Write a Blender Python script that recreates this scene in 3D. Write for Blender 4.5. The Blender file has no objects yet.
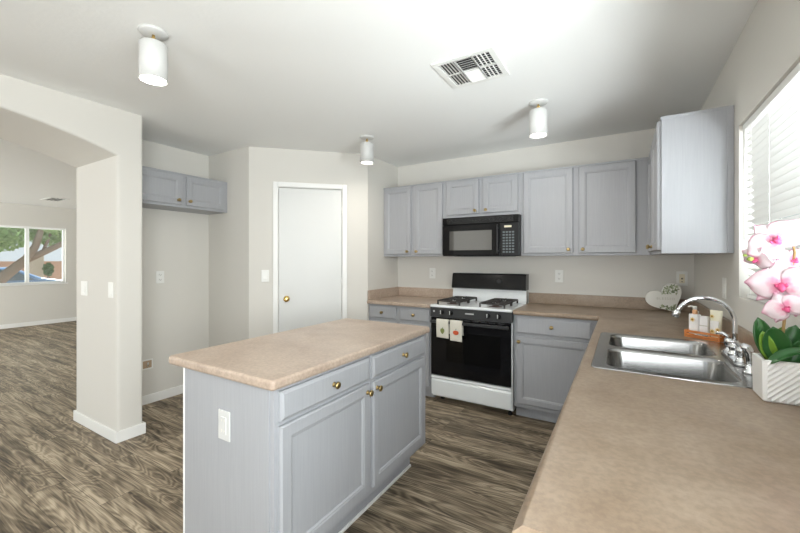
import bpy, bmesh, math, random
from mathutils import Vector, Matrix
random.seed(7)
S = bpy.context.scene
COL = S.collection
PI = math.pi

# ------------------------------------------------------------------ camera, world, exposure
cd = bpy.data.cameras.new('camera'); cam = bpy.data.objects.new('camera', cd); COL.objects.link(cam)
cam.location = (0, 0, 1.3383); cam.rotation_euler = (PI/2, 0, 0.5411)
cd.sensor_width = 36; cd.lens = 16.697; cd.shift_y = -0.0087; cd.clip_start = 0.02; cd.clip_end = 200
S.camera = cam
S.view_settings.view_transform = 'Standard'; S.view_settings.look = 'None'
S.view_settings.exposure = 0.26; S.view_settings.gamma = 1.0; S.view_settings.use_curve_mapping = False
try:
    S.cycles.use_denoising = True
    S.cycles.max_bounces = 10; S.cycles.diffuse_bounces = 6; S.cycles.sample_clamp_indirect = 6
except Exception: pass
W = bpy.data.worlds.new('sky'); S.world = W; W.use_nodes = True
bgn = W.node_tree.nodes['Background']; bgn.inputs[0].default_value = (0.86, 0.93, 1.0, 1); bgn.inputs[1].default_value = 0.8

def area(name, loc, direction, sx, sy, power, color=(1, 1, 1), spread=None):
    l = bpy.data.lights.new(name, 'AREA'); l.shape = 'RECTANGLE'; l.size = sx; l.size_y = sy
    l.energy = power; l.color = color
    if spread: l.spread = spread
    o = bpy.data.objects.new(name, l); COL.objects.link(o); o.location = loc
    o.rotation_euler = Vector(direction).to_track_quat('-Z', 'Y').to_euler()
    return o
# daylight at the two visible windows, plus fill lamps added at invented openings
area('daylight_kitchen_window', (1.05, 0.9, 1.15), (-2.2, 1.75, 1.35), 0.8, 0.7, 31, (0.91, 0.95, 1.0), 1.6)
area('added_island_fill', (0.70, -0.5, 1.50), (-1, 0.35, 0.15), 1.6, 1.15, 112, (0.94, 0.97, 1.0))  # unseen fill lamp, added to brighten the island front
area('added_rear_fill', (-1.25, -3.75, 1.15), (0, 1, 0.05), 2.2, 2.0, 12, (0.93, 0.97, 1.0))  # unseen fill lamp behind the camera, added for soft overall brightness
area('added_ceiling_fill', (-1.25, -3.78, 0.35), (0.2, 0.45, 1), 2.2, 0.9, 34, (0.96, 0.98, 1.0))  # unseen upward lamp, added to lift the kitchen ceiling
area('daylight_living_window', (-10.55, 2.55, 1.45), (1, 0, 0), 1.2, 1.15, 8, (0.98, 1.0, 0.98))
area('added_living_fill', (-8.0, -3.75, 1.3), (-0.5, 1, 0.6), 1.6, 2.0, 310, (0.95, 0.99, 1.0))  # unseen fill lamp, added to brighten the living room wall
area('added_living_ceiling_fill', (-7.8, -3.78, 0.35), (0, 0.3, 1), 1.9, 0.9, 55, (0.95, 0.99, 1.0))  # unseen upward lamp, added to brighten the living room ceiling
sun = bpy.data.lights.new('sun', 'SUN'); sun.energy = 5.0; sun.angle = .01; sun.color = (1, .96, .9)
so = bpy.data.objects.new('sun', sun); COL.objects.link(so); so.rotation_euler = Vector((0, -.55, -1)).to_track_quat('-Z', 'Y').to_euler()

# ------------------------------------------------------------------ materials
def mat(name, color=(.8, .8, .8), rough=.5, metal=0, spec=.5, **k):
    m = bpy.data.materials.new(name); m.use_nodes = True
    b = m.node_tree.nodes['Principled BSDF']
    b.inputs['Base Color'].default_value = (*color, 1); b.inputs['Roughness'].default_value = rough
    b.inputs['Metallic'].default_value = metal; b.inputs['Specular IOR Level'].default_value = spec
    if 'coat' in k: b.inputs['Coat Weight'].default_value = k['coat']; b.inputs['Coat Roughness'].default_value = .08
    if 'emit' in k: b.inputs['Emission Color'].default_value = (*k.get('ecol', color), 1); b.inputs['Emission Strength'].default_value = k['emit']
    if 'trans' in k: b.inputs['Transmission Weight'].default_value = k['trans']
    if 'alpha' in k: b.inputs['Alpha'].default_value = k['alpha']
    if 'sss' in k: b.inputs['Subsurface Weight'].default_value = k['sss']; b.inputs['Subsurface Radius'].default_value = (.02, .02, .02)
    return m
def nt(m): return m.node_tree.nodes, m.node_tree.links, m.node_tree.nodes['Principled BSDF']
def coords(m, scale=(1, 1, 1), rot=(0, 0, 0), kind='Object'):
    N, L, b = nt(m); t = N.new('ShaderNodeTexCoord'); mp = N.new('ShaderNodeMapping')
    mp.inputs['Scale'].default_value = scale; mp.inputs['Rotation'].default_value = rot
    L.new(t.outputs[kind], mp.inputs[0]); return mp.outputs[0]
def noise(m, vec, scale=5, detail=4, rough=.5, dist=0):
    N, L, b = nt(m); n = N.new('ShaderNodeTexNoise')
    n.inputs['Scale'].default_value = scale; n.inputs['Detail'].default_value = detail
    n.inputs['Roughness'].default_value = rough; n.inputs['Distortion'].default_value = dist
    L.new(vec, n.inputs['Vector']); return n.outputs['Fac']
def ramp(m, fac, stops):
    N, L, b = nt(m); r = N.new('ShaderNodeValToRGB')
    while len(r.color_ramp.elements) < len(stops): r.color_ramp.elements.new(.5)
    for e, (p, c) in zip(r.color_ramp.elements, stops):
        e.position = p; e.color = (*c, 1) if len(c) == 3 else c
    L.new(fac, r.inputs[0]); return r.outputs[0]
def bump(m, h, strength=.2, dist=.002):
    N, L, b = nt(m); n = N.new('ShaderNodeBump'); n.inputs['Strength'].default_value = strength
    n.inputs['Distance'].default_value = dist; L.new(h, n.inputs['Height']); L.new(n.outputs[0], b.inputs['Normal'])
def mixc(m, fac, a, b_, mode='MIX'):
    N, L, b = nt(m); n = N.new('ShaderNodeMix'); n.data_type = 'RGBA'; n.blend_type = mode
    for s, v in ((0, fac), (6, a), (7, b_)):
        if hasattr(v, 'links') or hasattr(v, 'is_linked'): L.new(v, n.inputs[s])
        elif isinstance(v, (int, float)): n.inputs[s].default_value = v
        else: n.inputs[s].default_value = (*v, 1)
    return n.outputs[2]

def paint(name, col, rough=.6, tex=260, st=.12):
    m = mat(name, col, rough); v = coords(m); bump(m, noise(m, v, tex/4, 3), st, .003); return m
M = {}
M['wall'] = paint('wall paint', (.67, .65, .605), .75)
M['ceiling'] = paint('ceiling paint', (.85, .855, .84), .85, 200, .2)
M['trim'] = mat('white trim', (.83, .83, .81), .4)
M['door'] = mat('white door', (.68, .685, .67), .4)
def cabinet_paint():
    m = mat('grey painted oak', (.36, .37, .40), .42)
    N, L, b = nt(m)
    v = coords(m, (55, 55, 2.2)); n = noise(m, v, 2.2, 4, .6, .3)
    c = ramp(m, n, [(.3, (.345, .352, .372)), (.7, (.375, .382, .40))]); L.new(c, b.inputs['Base Color'])
    bump(m, n, .07, .001); return m
M['cab'] = cabinet_paint()
def laminate(name, lo, hi, sp):
    m = mat(name, hi, .30, spec=.45); N, L, b = nt(m); v = coords(m)
    n1 = noise(m, v, 5, 8, .60, .15); n2 = noise(m, v, 70, 4, .6)
    c = ramp(m, n1, [(.34, lo), (.64, hi)])
    s = ramp(m, n2, [(.38, (.88, .875, .87)), (.62, (1.07, 1.065, 1.06))])
    L.new(mixc(m, 1.0, c, s, 'MULTIPLY'), b.inputs['Base Color'])
    n3 = noise(m, v, 7, 5, .6, .2)
    r = ramp(m, n3, [(.3, (.30,)*3), (.7, (.40,)*3)]); L.new(r, b.inputs['Roughness']); return m
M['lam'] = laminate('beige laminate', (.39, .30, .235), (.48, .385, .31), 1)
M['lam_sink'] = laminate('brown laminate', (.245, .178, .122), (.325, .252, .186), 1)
M['brass'] = mat('antique brass', (.42, .31, .14), .28, 1)
M['gold'] = mat('polished brass', (.85, .60, .22), .18, 1)
M['chrome'] = mat('chrome', (.82, .83, .85), .08, 1)
def steel():
    m = mat('brushed stainless', (.33, .33, .325), .24, 1); v = coords(m, (6, 260, 260)); n = noise(m, v, 6, 2)
    N, L, b = nt(m); L.new(ramp(m, n, [(.3, (.20,)*3), (.7, (.25,)*3)]), b.inputs['Roughness']); return m
M['steel'] = steel()
M['dark'] = mat('dark void', (.02, .02, .02), .8)
M['black'] = mat('black enamel', (.006, .006, .007), .13, spec=.28)
M['blackm'] = mat('black plastic', (.012, .012, .013), .35, spec=.3)
M['charcoal'] = mat('charcoal trim', (.035, .036, .037), .3, spec=.35)
M['ovenglass'] = mat('oven glass', (.003, .003, .003), .05, spec=.3)
M['mwglass'] = mat('tinted microwave glass', (.035, .035, .035), .04); M['mwglass'].node_tree.nodes['Principled BSDF'].inputs['IOR'].default_value = 2.6
M['enamel'] = mat('white enamel', (.80, .83, .84), .2, coat=.3)
M['iron'] = mat('cast iron grate', (.03, .026, .024), .55)
M['burner'] = mat('burner cap', (.10, .07, .06), .5)
M['display'] = mat('display', (.05, .08, .075), .2, emit=.12, ecol=(.5, .8, .7))
M['print'] = mat('pale print', (.52, .53, .53), .5)
M['plastic'] = mat('white plastic', (.80, .80, .77), .35)
M['plate'] = mat('white plastic darkened for light', (.60, .60, .585), .5); M['slot'] = mat('socket slot', (.10, .09, .08), .6)  # island socket's copy of the white plastic, darkened against the strong light there
M['ivory'] = mat('ivory plastic', (.74, .68, .52), .4)
M['lampwhite'] = mat('white lamp metal', (.60, .60, .585), .4)
M['glow'] = mat('lit lamp', (1, 1, 1), .5, emit=9, ecol=(1, .97, .92))
M['wood'] = mat('orange wood', (.62, .22, .055), .4)
M['cloth'] = paint('towel cloth', (.66, .63, .55), .95, 900, .4)
M['pear'] = mat('pear green', (.22, .25, .08), .9); M['apple'] = mat('apple red', (.55, .09, .03), .9)
M['stalk'] = mat('dark green', (.10, .14, .05), .8)
M['white'] = mat('white ceramic', (.82, .81, .78), .35)
M['heart'] = mat('white painted wood', (.84, .84, .79), .5)
M['sage'] = mat('sage green print', (.15, .20, .09), .7); M['sage2'] = mat('pale sage print', (.44, .50, .33), .7)
M['faint'] = mat('faint grey lettering', (.60, .60, .52), .7)
M['tube'] = mat('cream tube', (.93, .89, .72), .35); M['label'] = mat('white label', (.93, .92, .92), .4)
M['flowerprint'] = mat('yellow flower print', (.85, .62, .18), .5); M['brownprint'] = mat('brown print', (.30, .16, .04), .5)
M['clear'] = mat('clear plastic', (.75, .76, .74), .1, trans=.7)
M['peach'] = mat('peach plastic', (.80, .45, .25), .3)
M['pot'] = mat('white pot', (.80, .79, .77), .4)
M['moss'] = mat('potting moss', (.20, .15, .07), .95)
M['leaf'] = mat('orchid leaf', (.022, .10, .022), .3); M['leaf2'] = mat('light orchid leaf', (.16, .30, .03), .4)
M['stem'] = mat('orchid stem', (.35, .22, .08), .6); M['bud'] = mat('orchid bud', (.28, .36, .07), .5)
M['magenta'] = mat('magenta lip', (.72, .10, .25), .5)
def petal_mat():
    m = mat('pink white petal', (.85, .7, .75), .55, sss=.0); N, L, b = nt(m)
    a = N.new('ShaderNodeAttribute'); a.attribute_name = 'edge'
    v = coords(m); n = noise(m, v, 45, 3)
    ad = N.new('ShaderNodeMath'); ad.operation = 'ADD'; L.new(a.outputs['Fac'], ad.inputs[0])
    mu = N.new('ShaderNodeMath'); mu.operation = 'MULTIPLY_ADD'; L.new(n, mu.inputs[0]); mu.inputs[1].default_value = .5; mu.inputs[2].default_value = -.25
    L.new(mu.outputs[0], ad.inputs[1])
    L.new(ramp(m, ad.outputs[0], [(0, (.70, .25, .38)), (.22, (.72, .58, .62)), (.62, (.74, .62, .66)), (1, (.70, .30, .44))]), b.inputs['Base Color'])
    b.inputs['Transmission Weight'].default_value = 0
    return m
M['petal'] = petal_mat()
M['slat'] = mat('white blind slat', (.86, .86, .84), .45)
M['glass'] = None
def glassmat():
    m = bpy.data.materials.new('window glass'); m.use_nodes = True; N = m.node_tree.nodes; L = m.node_tree.links
    for n in list(N): N.remove(n)
    o = N.new('ShaderNodeOutputMaterial'); t = N.new('ShaderNodeBsdfTransparent'); g = N.new('ShaderNodeBsdfGlossy')
    g.inputs['Roughness'].default_value = .02; t.inputs[0].default_value = (.96, .98, .97, 1)
    mx = N.new('ShaderNodeMixShader'); mx.inputs[0].default_value = .06
    L.new(t.outputs[0], mx.inputs[1]); L.new(g.outputs[0], mx.inputs[2]); L.new(mx.outputs[0], o.inputs[0]); return m
M['glass'] = glassmat()
def floor_mat():
    m = mat('wood plank floor', (.2, .16, .12), .5, spec=.25); N, L, b = nt(m)
    v = coords(m)
    br = N.new('ShaderNodeTexBrick'); br.offset = .37; br.offset_frequency = 2
    br.inputs['Scale'].default_value = 1; br.inputs['Brick Width'].default_value = 1.22; br.inputs['Row Height'].default_value = .178
    br.inputs['Mortar Size'].default_value = .0012; br.inputs['Mortar Smooth'].default_value = .3; br.inputs['Bias'].default_value = 0
    br.inputs['Color1'].default_value = (0, 0, 0, 1); br.inputs['Color2'].default_value = (1, 1, 1, 1); br.inputs['Mortar'].default_value = (.5, .5, .5, 1)
    L.new(v, br.inputs['Vector'])
    # every plank samples its own piece of grain
    sc = N.new('ShaderNodeVectorMath'); sc.operation = 'SCALE'; sc.inputs['Scale'].default_value = 37
    L.new(br.outputs['Color'], sc.inputs[0])
    ad = N.new('ShaderNodeVectorMath'); ad.operation = 'ADD'; L.new(v, ad.inputs[0]); L.new(sc.outputs[0], ad.inputs[1])
    mp = N.new('ShaderNodeMapping'); mp.inputs['Scale'].default_value = (.9, 5.2, 1); L.new(ad.outputs[0], mp.inputs[0])
    big = noise(m, mp.outputs[0], 1.35, 2, .5, .9)
    # contour lines of the slow noise give cathedral grain
    mu = N.new('ShaderNodeMath'); mu.operation = 'MULTIPLY'; mu.inputs[1].default_value = 85; L.new(big, mu.inputs[0])
    si = N.new('ShaderNodeMath'); si.operation = 'SINE'; L.new(mu.outputs[0], si.inputs[0])
    ma = N.new('ShaderNodeMapRange'); ma.inputs[1].default_value = -1; ma.inputs[2].default_value = 1; L.new(si.outputs[0], ma.inputs[0])
    mp2 = N.new('ShaderNodeMapping'); mp2.inputs['Scale'].default_value = (1.5, 62, 1); L.new(ad.outputs[0], mp2.inputs[0])
    fine = noise(m, mp2.outputs[0], 2.2, 5, .65, .2)
    mp3 = N.new('ShaderNodeMapping'); mp3.inputs['Scale'].default_value = (.7, 9, 1); L.new(ad.outputs[0], mp3.inputs[0])
    blot = noise(m, mp3.outputs[0], 1.6, 4, .6, .4)
    def madd(x, k, y):
        n = N.new('ShaderNodeMath'); n.operation = 'MULTIPLY_ADD'; L.new(x, n.inputs[0]); n.inputs[1].default_value = k
        if isinstance(y, (int, float)): n.inputs[2].default_value = y
        else: L.new(y, n.inputs[2])
        return n.outputs[0]
    s = madd(ma.outputs[0], .17, madd(fine, .80, madd(blot, 1.0, -.50)))
    s = madd(br.outputs['Color'], .10, s)
    c = ramp(m, s, [(.22, (.040, .030, .020)), (.42, (.130, .101, .069)), (.60, (.285, .228, .160)), (.80, (.52, .43, .315))])
    c = mixc(m, br.outputs['Fac'], c, (.05, .04, .03))
    L.new(c, b.inputs['Base Color'])
    L.new(ramp(m, fine, [(.3, (.42,)*3), (.7, (.6,)*3)]), b.inputs['Roughness'])
    bump(m, s, .12, .001)
    return m
M['floor'] = floor_mat()
M['ground'] = paint('gravel ground', (.42, .36, .30), .95, 60, .4)
M['bark'] = paint('tree bark', (.30, .23, .18), .9, 80, .6)
M['foliage'] = mat('green foliage', (.30, .48, .17), .8); M['foliage2'] = mat('dark foliage', (.08, .17, .05), .8)
M['carblue'] = mat('blue car paint', (.16, .30, .55), .25, coat=.5); M['carglass'] = mat('car window', (.12, .17, .22), .1)
M['tyre'] = mat('tyre', (.02, .02, .02), .8); M['hub'] = mat('wheel rim', (.5, .5, .5), .3, 1)
M['stucco'] = paint('pink stucco', (.62, .40, .30), .9, 80, .3); M['stucco2'] = paint('tan stucco', (.60, .52, .42), .9, 80, .3)
M['lamptan'] = mat('fence tan', (.45, .33, .22), .8)

# ------------------------------------------------------------------ mesh builder
class MB:
    def __init__(s): s.bm = bmesh.new(); s.layer = None
    def _fin(s, faces, mi, smooth):
        for f in faces: f.material_index = mi; f.smooth = smooth
    def merge(s, other, mi=None, smooth=None):
        me = bpy.data.meshes.new('t'); other.to_mesh(me); other.free()
        n = len(s.bm.faces); s.bm.from_mesh(me); bpy.data.meshes.remove(me)
        s.bm.faces.ensure_lookup_table()
        for f in s.bm.faces[n:]:
            if mi is not None: f.material_index = mi
            if smooth is not None: f.smooth = smooth
        return s
    def box(s, x0, x1, y0, y1, z0, z1, bev=0, mi=0, seg=2):
        t = bmesh.new()
        vs = [t.verts.new((x, y, z)) for z in (z0, z1) for y in (y0, y1) for x in (x0, x1)]
        for q in ((0, 2, 3, 1), (4, 5, 7, 6), (0, 1, 5, 4), (2, 6, 7, 3), (0, 4, 6, 2), (1, 3, 7, 5)): t.faces.new([vs[i] for i in q])
        if bev: bmesh.ops.bevel(t, geom=list(t.edges), offset=bev, segments=seg, profile=.5, affect='EDGES')
        return s.merge(t, mi, False)
    def prism(s, pts, axis, a, b, bev=0, mi=0, seg=2, smooth=False):
        # pts 2-D outline; axis 'X' (pts = y,z), 'Y' (pts = x,z), 'Z' (pts = x,y)
        def P(p, c): return {'X': (c, p[0], p[1]), 'Y': (p[0], c, p[1]), 'Z': (p[0], p[1], c)}[axis]
        t = bmesh.new(); n = len(pts)
        A = [t.verts.new(P(p, a)) for p in pts]; B = [t.verts.new(P(p, b)) for p in pts]
        fa = t.faces.new(A); fb = t.faces.new(B[::-1])
        for i in range(n): t.faces.new((A[i], B[i], B[(i+1) % n], A[(i+1) % n]))
        bmesh.ops.recalc_face_normals(t, faces=list(t.faces))
        if bev:
            ed = [e for f in (fa, fb) for e in f.edges]
            bmesh.ops.bevel(t, geom=ed, offset=bev, segments=seg, profile=.5, affect='EDGES')
        return s.merge(t, mi, smooth)
    def lathe(s, prof, c=(0, 0, 0), axis='Z', n=20, mi=0, cap=True, smooth=True, rot=None):
        t = bmesh.new(); rings = []
        R = {'Z': Matrix.Identity(3), 'X': Matrix.Rotation(PI/2, 3, 'Y'), 'Y': Matrix.Rotation(-PI/2, 3, 'X'), '-Y': Matrix.Rotation(PI/2, 3, 'X'), '-X': Matrix.Rotation(-PI/2, 3, 'Y')}[axis]
        if rot is not None: R = rot @ R
        for r, z in prof:
            rings.append([t.verts.new(R @ Vector((r*math.cos(2*PI*i/n), r*math.sin(2*PI*i/n), z)) + Vector(c)) for i in range(n)])
        for a, b in zip(rings, rings[1:]):
            for i in range(n): t.faces.new((a[i], a[(i+1) % n], b[(i+1) % n], b[i]))
        if cap:
            t.faces.new(rings[0][::-1]); t.faces.new(rings[-1])
        bmesh.ops.remove_doubles(t, verts=list(t.verts), dist=1e-6)
        bmesh.ops.recalc_face_normals(t, faces=list(t.faces))
        return s.merge(t, mi, smooth)
    def tube(s, pts, rad, n=10, mi=0, smooth=True):
        t = bmesh.new(); pts = [Vector(p) for p in pts]; rad = rad if isinstance(rad, (list, tuple)) else [rad]*len(pts)
        up = None; rings = []
        for i, p in enumerate(pts):
            d = (pts[min(i+1, len(pts)-1)] - pts[max(i-1, 0)]).normalized()
            if up is None: up = d.orthogonal().normalized()
            up = (up - d*up.dot(d)).normalized(); w = d.cross(up)
            rings.append([t.verts.new(p + rad[i]*(math.cos(2*PI*k/n)*up + math.sin(2*PI*k/n)*w)) for k in range(n)])
        for a, b in zip(rings, rings[1:]):
            for i in range(n): t.faces.new((a[i], a[(i+1) % n], b[(i+1) % n], b[i]))
        t.faces.new(rings[0][::-1]); t.faces.new(rings[-1])
        bmesh.ops.recalc_face_normals(t, faces=list(t.faces))
        return s.merge(t, mi, smooth)
    def faces(s, vs, fs, mi=0, smooth=False):
        t = bmesh.new(); V = [t.verts.new(v) for v in vs]
        for f in fs: t.faces.new([V[i] for i in f])
        return s.merge(t, mi, smooth)
    def panel(s, x0, x1, z0, z1, prof, y0=0):
        # rectangular door face toward -Y: prof = list of (inset, y)
        vs = []; fs = []
        for ins, y in prof:
            vs += [(x0+ins, y0+y, z0+ins), (x1-ins, y0+y, z0+ins), (x1-ins, y0+y, z1-ins), (x0+ins, y0+y, z1-ins)]
        for k in range(len(prof)-1):
            for i in range(4):
                a = 4*k+i; b = 4*k+(i+1) % 4; fs.append((a, b, b+4, a+4))
        k = 4*(len(prof)-1); fs.append((k, k+1, k+2, k+3)); fs.append((3, 2, 1, 0))
        return s.faces(vs, fs)
    def xf(s, mtx): s.bm.transform(mtx); return s

def finish(name, mb, mats, parent=None, world=False, auto=True):
    me = bpy.data.meshes.new(name)
    if world and parent is not None:
        r = parent
        while r.parent: r = r.parent
        m = Matrix.Translation(r.location) @ r.rotation_euler.to_matrix().to_4x4()
        mb.bm.transform(m.inverted())
    mb.bm.to_mesh(me); mb.bm.free()
    for m in (mats if isinstance(mats, (list, tuple)) else [mats]): me.materials.append(m if not isinstance(m, str) else M[m])
    o = bpy.data.objects.new(name, me); COL.objects.link(o)
    if parent is not None: o.parent = parent
    return o
def part(name, mb, mats, parent, world=False, label=None):
    o = finish(name, mb, mats, parent, world)
    if label: o['label'] = label
    return o
def tag(o, label, cat, group=None):
    o['label'] = label; o['category'] = cat
    if group: o['group'] = group
    return o
def thing(name, label, cat, loc=(0, 0, 0), rz=0, group=None):
    o = bpy.data.objects.new(name, None); COL.objects.link(o); o.empty_display_size = .05
    o.location = loc; o.rotation_euler = (0, 0, rz); return tag(o, label, cat, group)
def struct(name, mb, mats, parent=None):
    o = finish(name, mb, mats, parent); o['kind'] = 'structure'; return o

# ------------------------------------------------------------------ the shell
H = 2.44
XR, YB, XL, XA, XA2, XF = .4915, 3.778, -2.298, -3.166, -3.91, -10.26
YJ, YF = 1.259, 1.43            # arch jamb face and end of the fin
P0 = Vector((-3.124, 2.34)); P1 = Vector((-2.298, 3.156)); DL = (P1-P0).length; DA = math.atan2(P1.y-P0.y, P1.x-P0.x)
struct('floor', MB().box(XF-.15, XR+.15, -3.7, 4.6, -.10, 0), 'floor')
struct('ceiling', MB().box(XF-.15, XR+.15, -3.7, 4.6, H, H+.12), 'ceiling')
WY0, WY1, WZ0, WZ1 = .56, 2.434, 1.152, 1.998
def wall_x(name, x0, x1, y0, y1, holes):   # wall slab normal to X with rectangular holes (y0,y1,z0,z1), sorted by y
    mb = MB(); y = y0
    for a, b, c, d in holes:
        mb.box(x0, x1, y, a, 0, H)
        if c > 0: mb.box(x0, x1, a, b, 0, c)
        mb.box(x0, x1, a, b, d, H); y = b
    mb.box(x0, x1, y, y1, 0, H); return struct(name, mb, 'wall')
wall_x('wall_right', XR, XR+.14, -3.7, YB+.14, [(-1.35, .35, .9, 2.05), (WY0, WY1, WZ0, WZ1)])  # first opening is unseen, added to admit the island fill light
struct('wall_back', MB().box(XL-.14, XR, YB, YB+.14, 0, H), 'wall')
struct('wall_pantry_side', MB().box(XL-.14, XL, P1.y+.01, YB, 0, H, .006), 'wall')
# diagonal pantry wall with its doorway, in its own frame
def diag(mb): return mb.xf(Matrix.Translation((P0.x, P0.y, 0)) @ Matrix.Rotation(DA, 4, 'Z'))
D0, D1, DZ = .262, .912, 2.070
mb = MB(); mb.box(0, D0, 0, .11, 0, H); mb.box(D1, DL, 0, .11, 0, H); mb.box(D0, D1, 0, .11, DZ, H)
struct('wall_pantry_diagonal', diag(mb), 'wall')
struct('wall_pantry_front', MB().box(XA2, P0.x, P0.y, P0.y+.11, 0, H), 'wall')
struct('wall_recess', MB().box(XA2, -3.786, YF, P0.y, 0, H), 'wall')
# arch wall
pts = [(YF, 0), (YF, H), (-3.6, H), (-3.6, 0), (-.76, 0), (-.76, 2.10)]
cy, R = .25, 3.05
zc = 2.10 - math.sqrt(R*R - 1.01**2)
n = 20
for i in range(1, n):
    y = -.76 + (YJ+.76)*i/n; pts.append((y, zc + math.sqrt(R*R-(y-cy)**2)))
pts += [(YJ, 2.10), (YJ, 0)]
t = MB().prism(pts, 'X', XA2, XA, 0)
bm = t.bm
ed = [e for e in bm.edges if all(abs(v.co.x-XA) < 1e-4 or abs(v.co.x-XA2) < 1e-4 for v in e.verts)
      and all(v.co.z > -.01 for v in e.verts) and abs(e.verts[0].co.x-e.verts[1].co.x) < 1e-4
      and (all(-.77 < v.co.y < YJ+.001 for v in e.verts) or all(abs(v.co.y-YF) < 1e-4 for v in e.verts))
      and not all(v.co.z < .001 for v in e.verts)]
bmesh.ops.bevel(bm, geom=ed, offset=.018, segments=3, profile=.5, affect='EDGES')
struct('wall_arch', t, 'wall')
# living room and the unseen side of the kitchen
wall_x('wall_living', XF-.14, XF, -3.7, 4.6, [(1.962, 3.136, .845, 2.005)])
struct('wall_living_right', MB().box(XF, XA2, 4.5, 4.6, 0, H), 'wall')
struct('wall_living_pantry', MB().box(XA2, XA2+.1, P0.y+.11, 4.5, 0, H), 'wall')
mb = MB()
for a, b, c, d in ((XF, -8.8, 0, H), (-8.8, -5.2, 2.1, H), (-5.2, -2.4, 0, H), (-2.4, -.1, 2.1, H), (-.1, XR, 0, H)): mb.box(a, b, -3.7, -3.6, c, d)  # both gaps in this unseen wall are added for the fill lamps
struct('wall_rear', mb, 'wall')

# baseboards
BH, BT = .083, .013
mb = MB()
mb.prism([(XA2, YJ), (XA2, YJ-BT), (XA+BT-.004, YJ-BT), (XA+BT, YJ-BT+.004), (XA+BT, YF+BT), (XA-.4, YF+BT), (XA-.4, YF), (XA, YF), (XA, YJ)], 'Z', 0, BH, .003)
mb.box(XA2-BT, XA2, YJ-BT, 2.4, 0, BH, .003)
struct('baseboard_arch', mb, 'trim')
struct('baseboard_recess', MB().box(-3.786, -3.786+BT, YF, P0.y, 0, BH, .003), 'trim')
struct('baseboard_pantry_front', MB().box(-3.786+BT, P0.x, P0.y-BT, P0.y, 0, BH, .003), 'trim')
mb = MB(); mb.box(0, D0-.04, -BT, 0, 0, BH, .003); mb.box(D1+.04, DL, -BT, 0, 0, BH, .003)
struct('baseboard_pantry_diagonal', diag(mb), 'trim')
struct('baseboard_living', MB().box(XF, XF+BT, -3.6, 4.5, 0, BH, .003), 'trim')

# pantry door: casing, slab, knob, hinges
mb = MB(); cw = .038
for a, b, c, d in ((D0-cw, D0+.008, 0, DZ+cw), (D1-.008, D1+cw, 0, DZ+cw), (D0+.008, D1-.008, DZ-.008, DZ+cw)): mb.box(a, b, -.016, 0, c, d, .004)
mb.box(D0, D0+.012, 0, .11, 0, DZ); mb.box(D1-.012, D1, 0, .11, 0, DZ); mb.box(D0, D1, 0, .11, DZ-.012, DZ)
struct('trim_1', diag(mb), 'trim')
mb = MB().box(D0+.016, D1-.016, .006, .04, .01, DZ-.017, .002)
dr = struct('door_1', diag(mb), 'door')
mb = MB(); mb.lathe([(.031, 0), (.031, .004), (.012, .010), (.011, .028), (.022, .036), (.028, .048), (.026, .058), (.012, .064), (0, .064)], (.352, .006, .946), '-Y', 24)
k = finish('door_knob', diag(mb), 'gold', dr); k['label'] = 'polished brass round door knob'; k['kind'] = 'structure'
for z in (.22, 1.10, 1.84):
    mb = MB(); mb.tube([(D1-.014, -.004, z-.045), (D1-.014, -.004, z+.045)], .006, 8)
    k = finish('door_hinge', diag(mb), 'trim', dr); k['kind'] = 'structure'

# kitchen window
def window_x(name, xo, xi, y0, y1, z0, z1, mull, sill=0):
    x = (xo+xi)/2; mb = MB(); f = .035
    mb.box(x-.025, x+.025, y0, y0+f, z0, z1, .003); mb.box(x-.025, x+.025, y1-f, y1, z0, z1, .003)
    mb.box(x-.025, x+.025, y0+f, y1-f, z0, z0+f, .003); mb.box(x-.025, x+.025, y0+f, y1-f, z1-f, z1, .003)
    if mull: mb.box(x-.02, x+.02, mull-.03, mull+.03, z0+f, z1-f, .003)
    w = struct(name, mb, 'trim')
    segs = [(y0+f, mull-.03), (mull+.03, y1-f)] if mull else [(y0+f, y1-f)]
    for a, b in segs:
        g = finish('pane', MB().box(x-.003, x+.003, a, b, z0+f, z1-f), 'glass', w); g['kind'] = 'structure'
    return w
window_x('window_1', XR+.07, XR+.15, WY0, WY1, WZ0, WZ1, 1.50)
window_x('window_2', XF-.12, XF-.05, 1.962, 3.136, .845, 2.005, 2.549)
window_x('added_window', XR+.05, XR+.13, -1.35, .35, .9, 2.05, -.5)  # unseen window, added beside the camera for the island fill lamp
mb = MB().box(XF-.05, XF+.022, 1.93, 3.17, .822, .845, .004); struct('trim_2', mb, 'trim')
mb = MB().box(XF-.03, XF-.002, 1.962, 3.136, 1.985, 2.005, .002)
hr = thing('window_blind', 'thin white open slat blind over the living room window', 'blind', (XF-.02, 2.549, 2.005))
part('headrail', mb, 'slat', hr, True)
mb = MB()
for i in range(52): mb.box(XF-.034, XF-.012, 1.975, 3.122, .86+i*.0216, .8606+i*.0216)
part('slats', mb, 'slat', hr, True)

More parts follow.
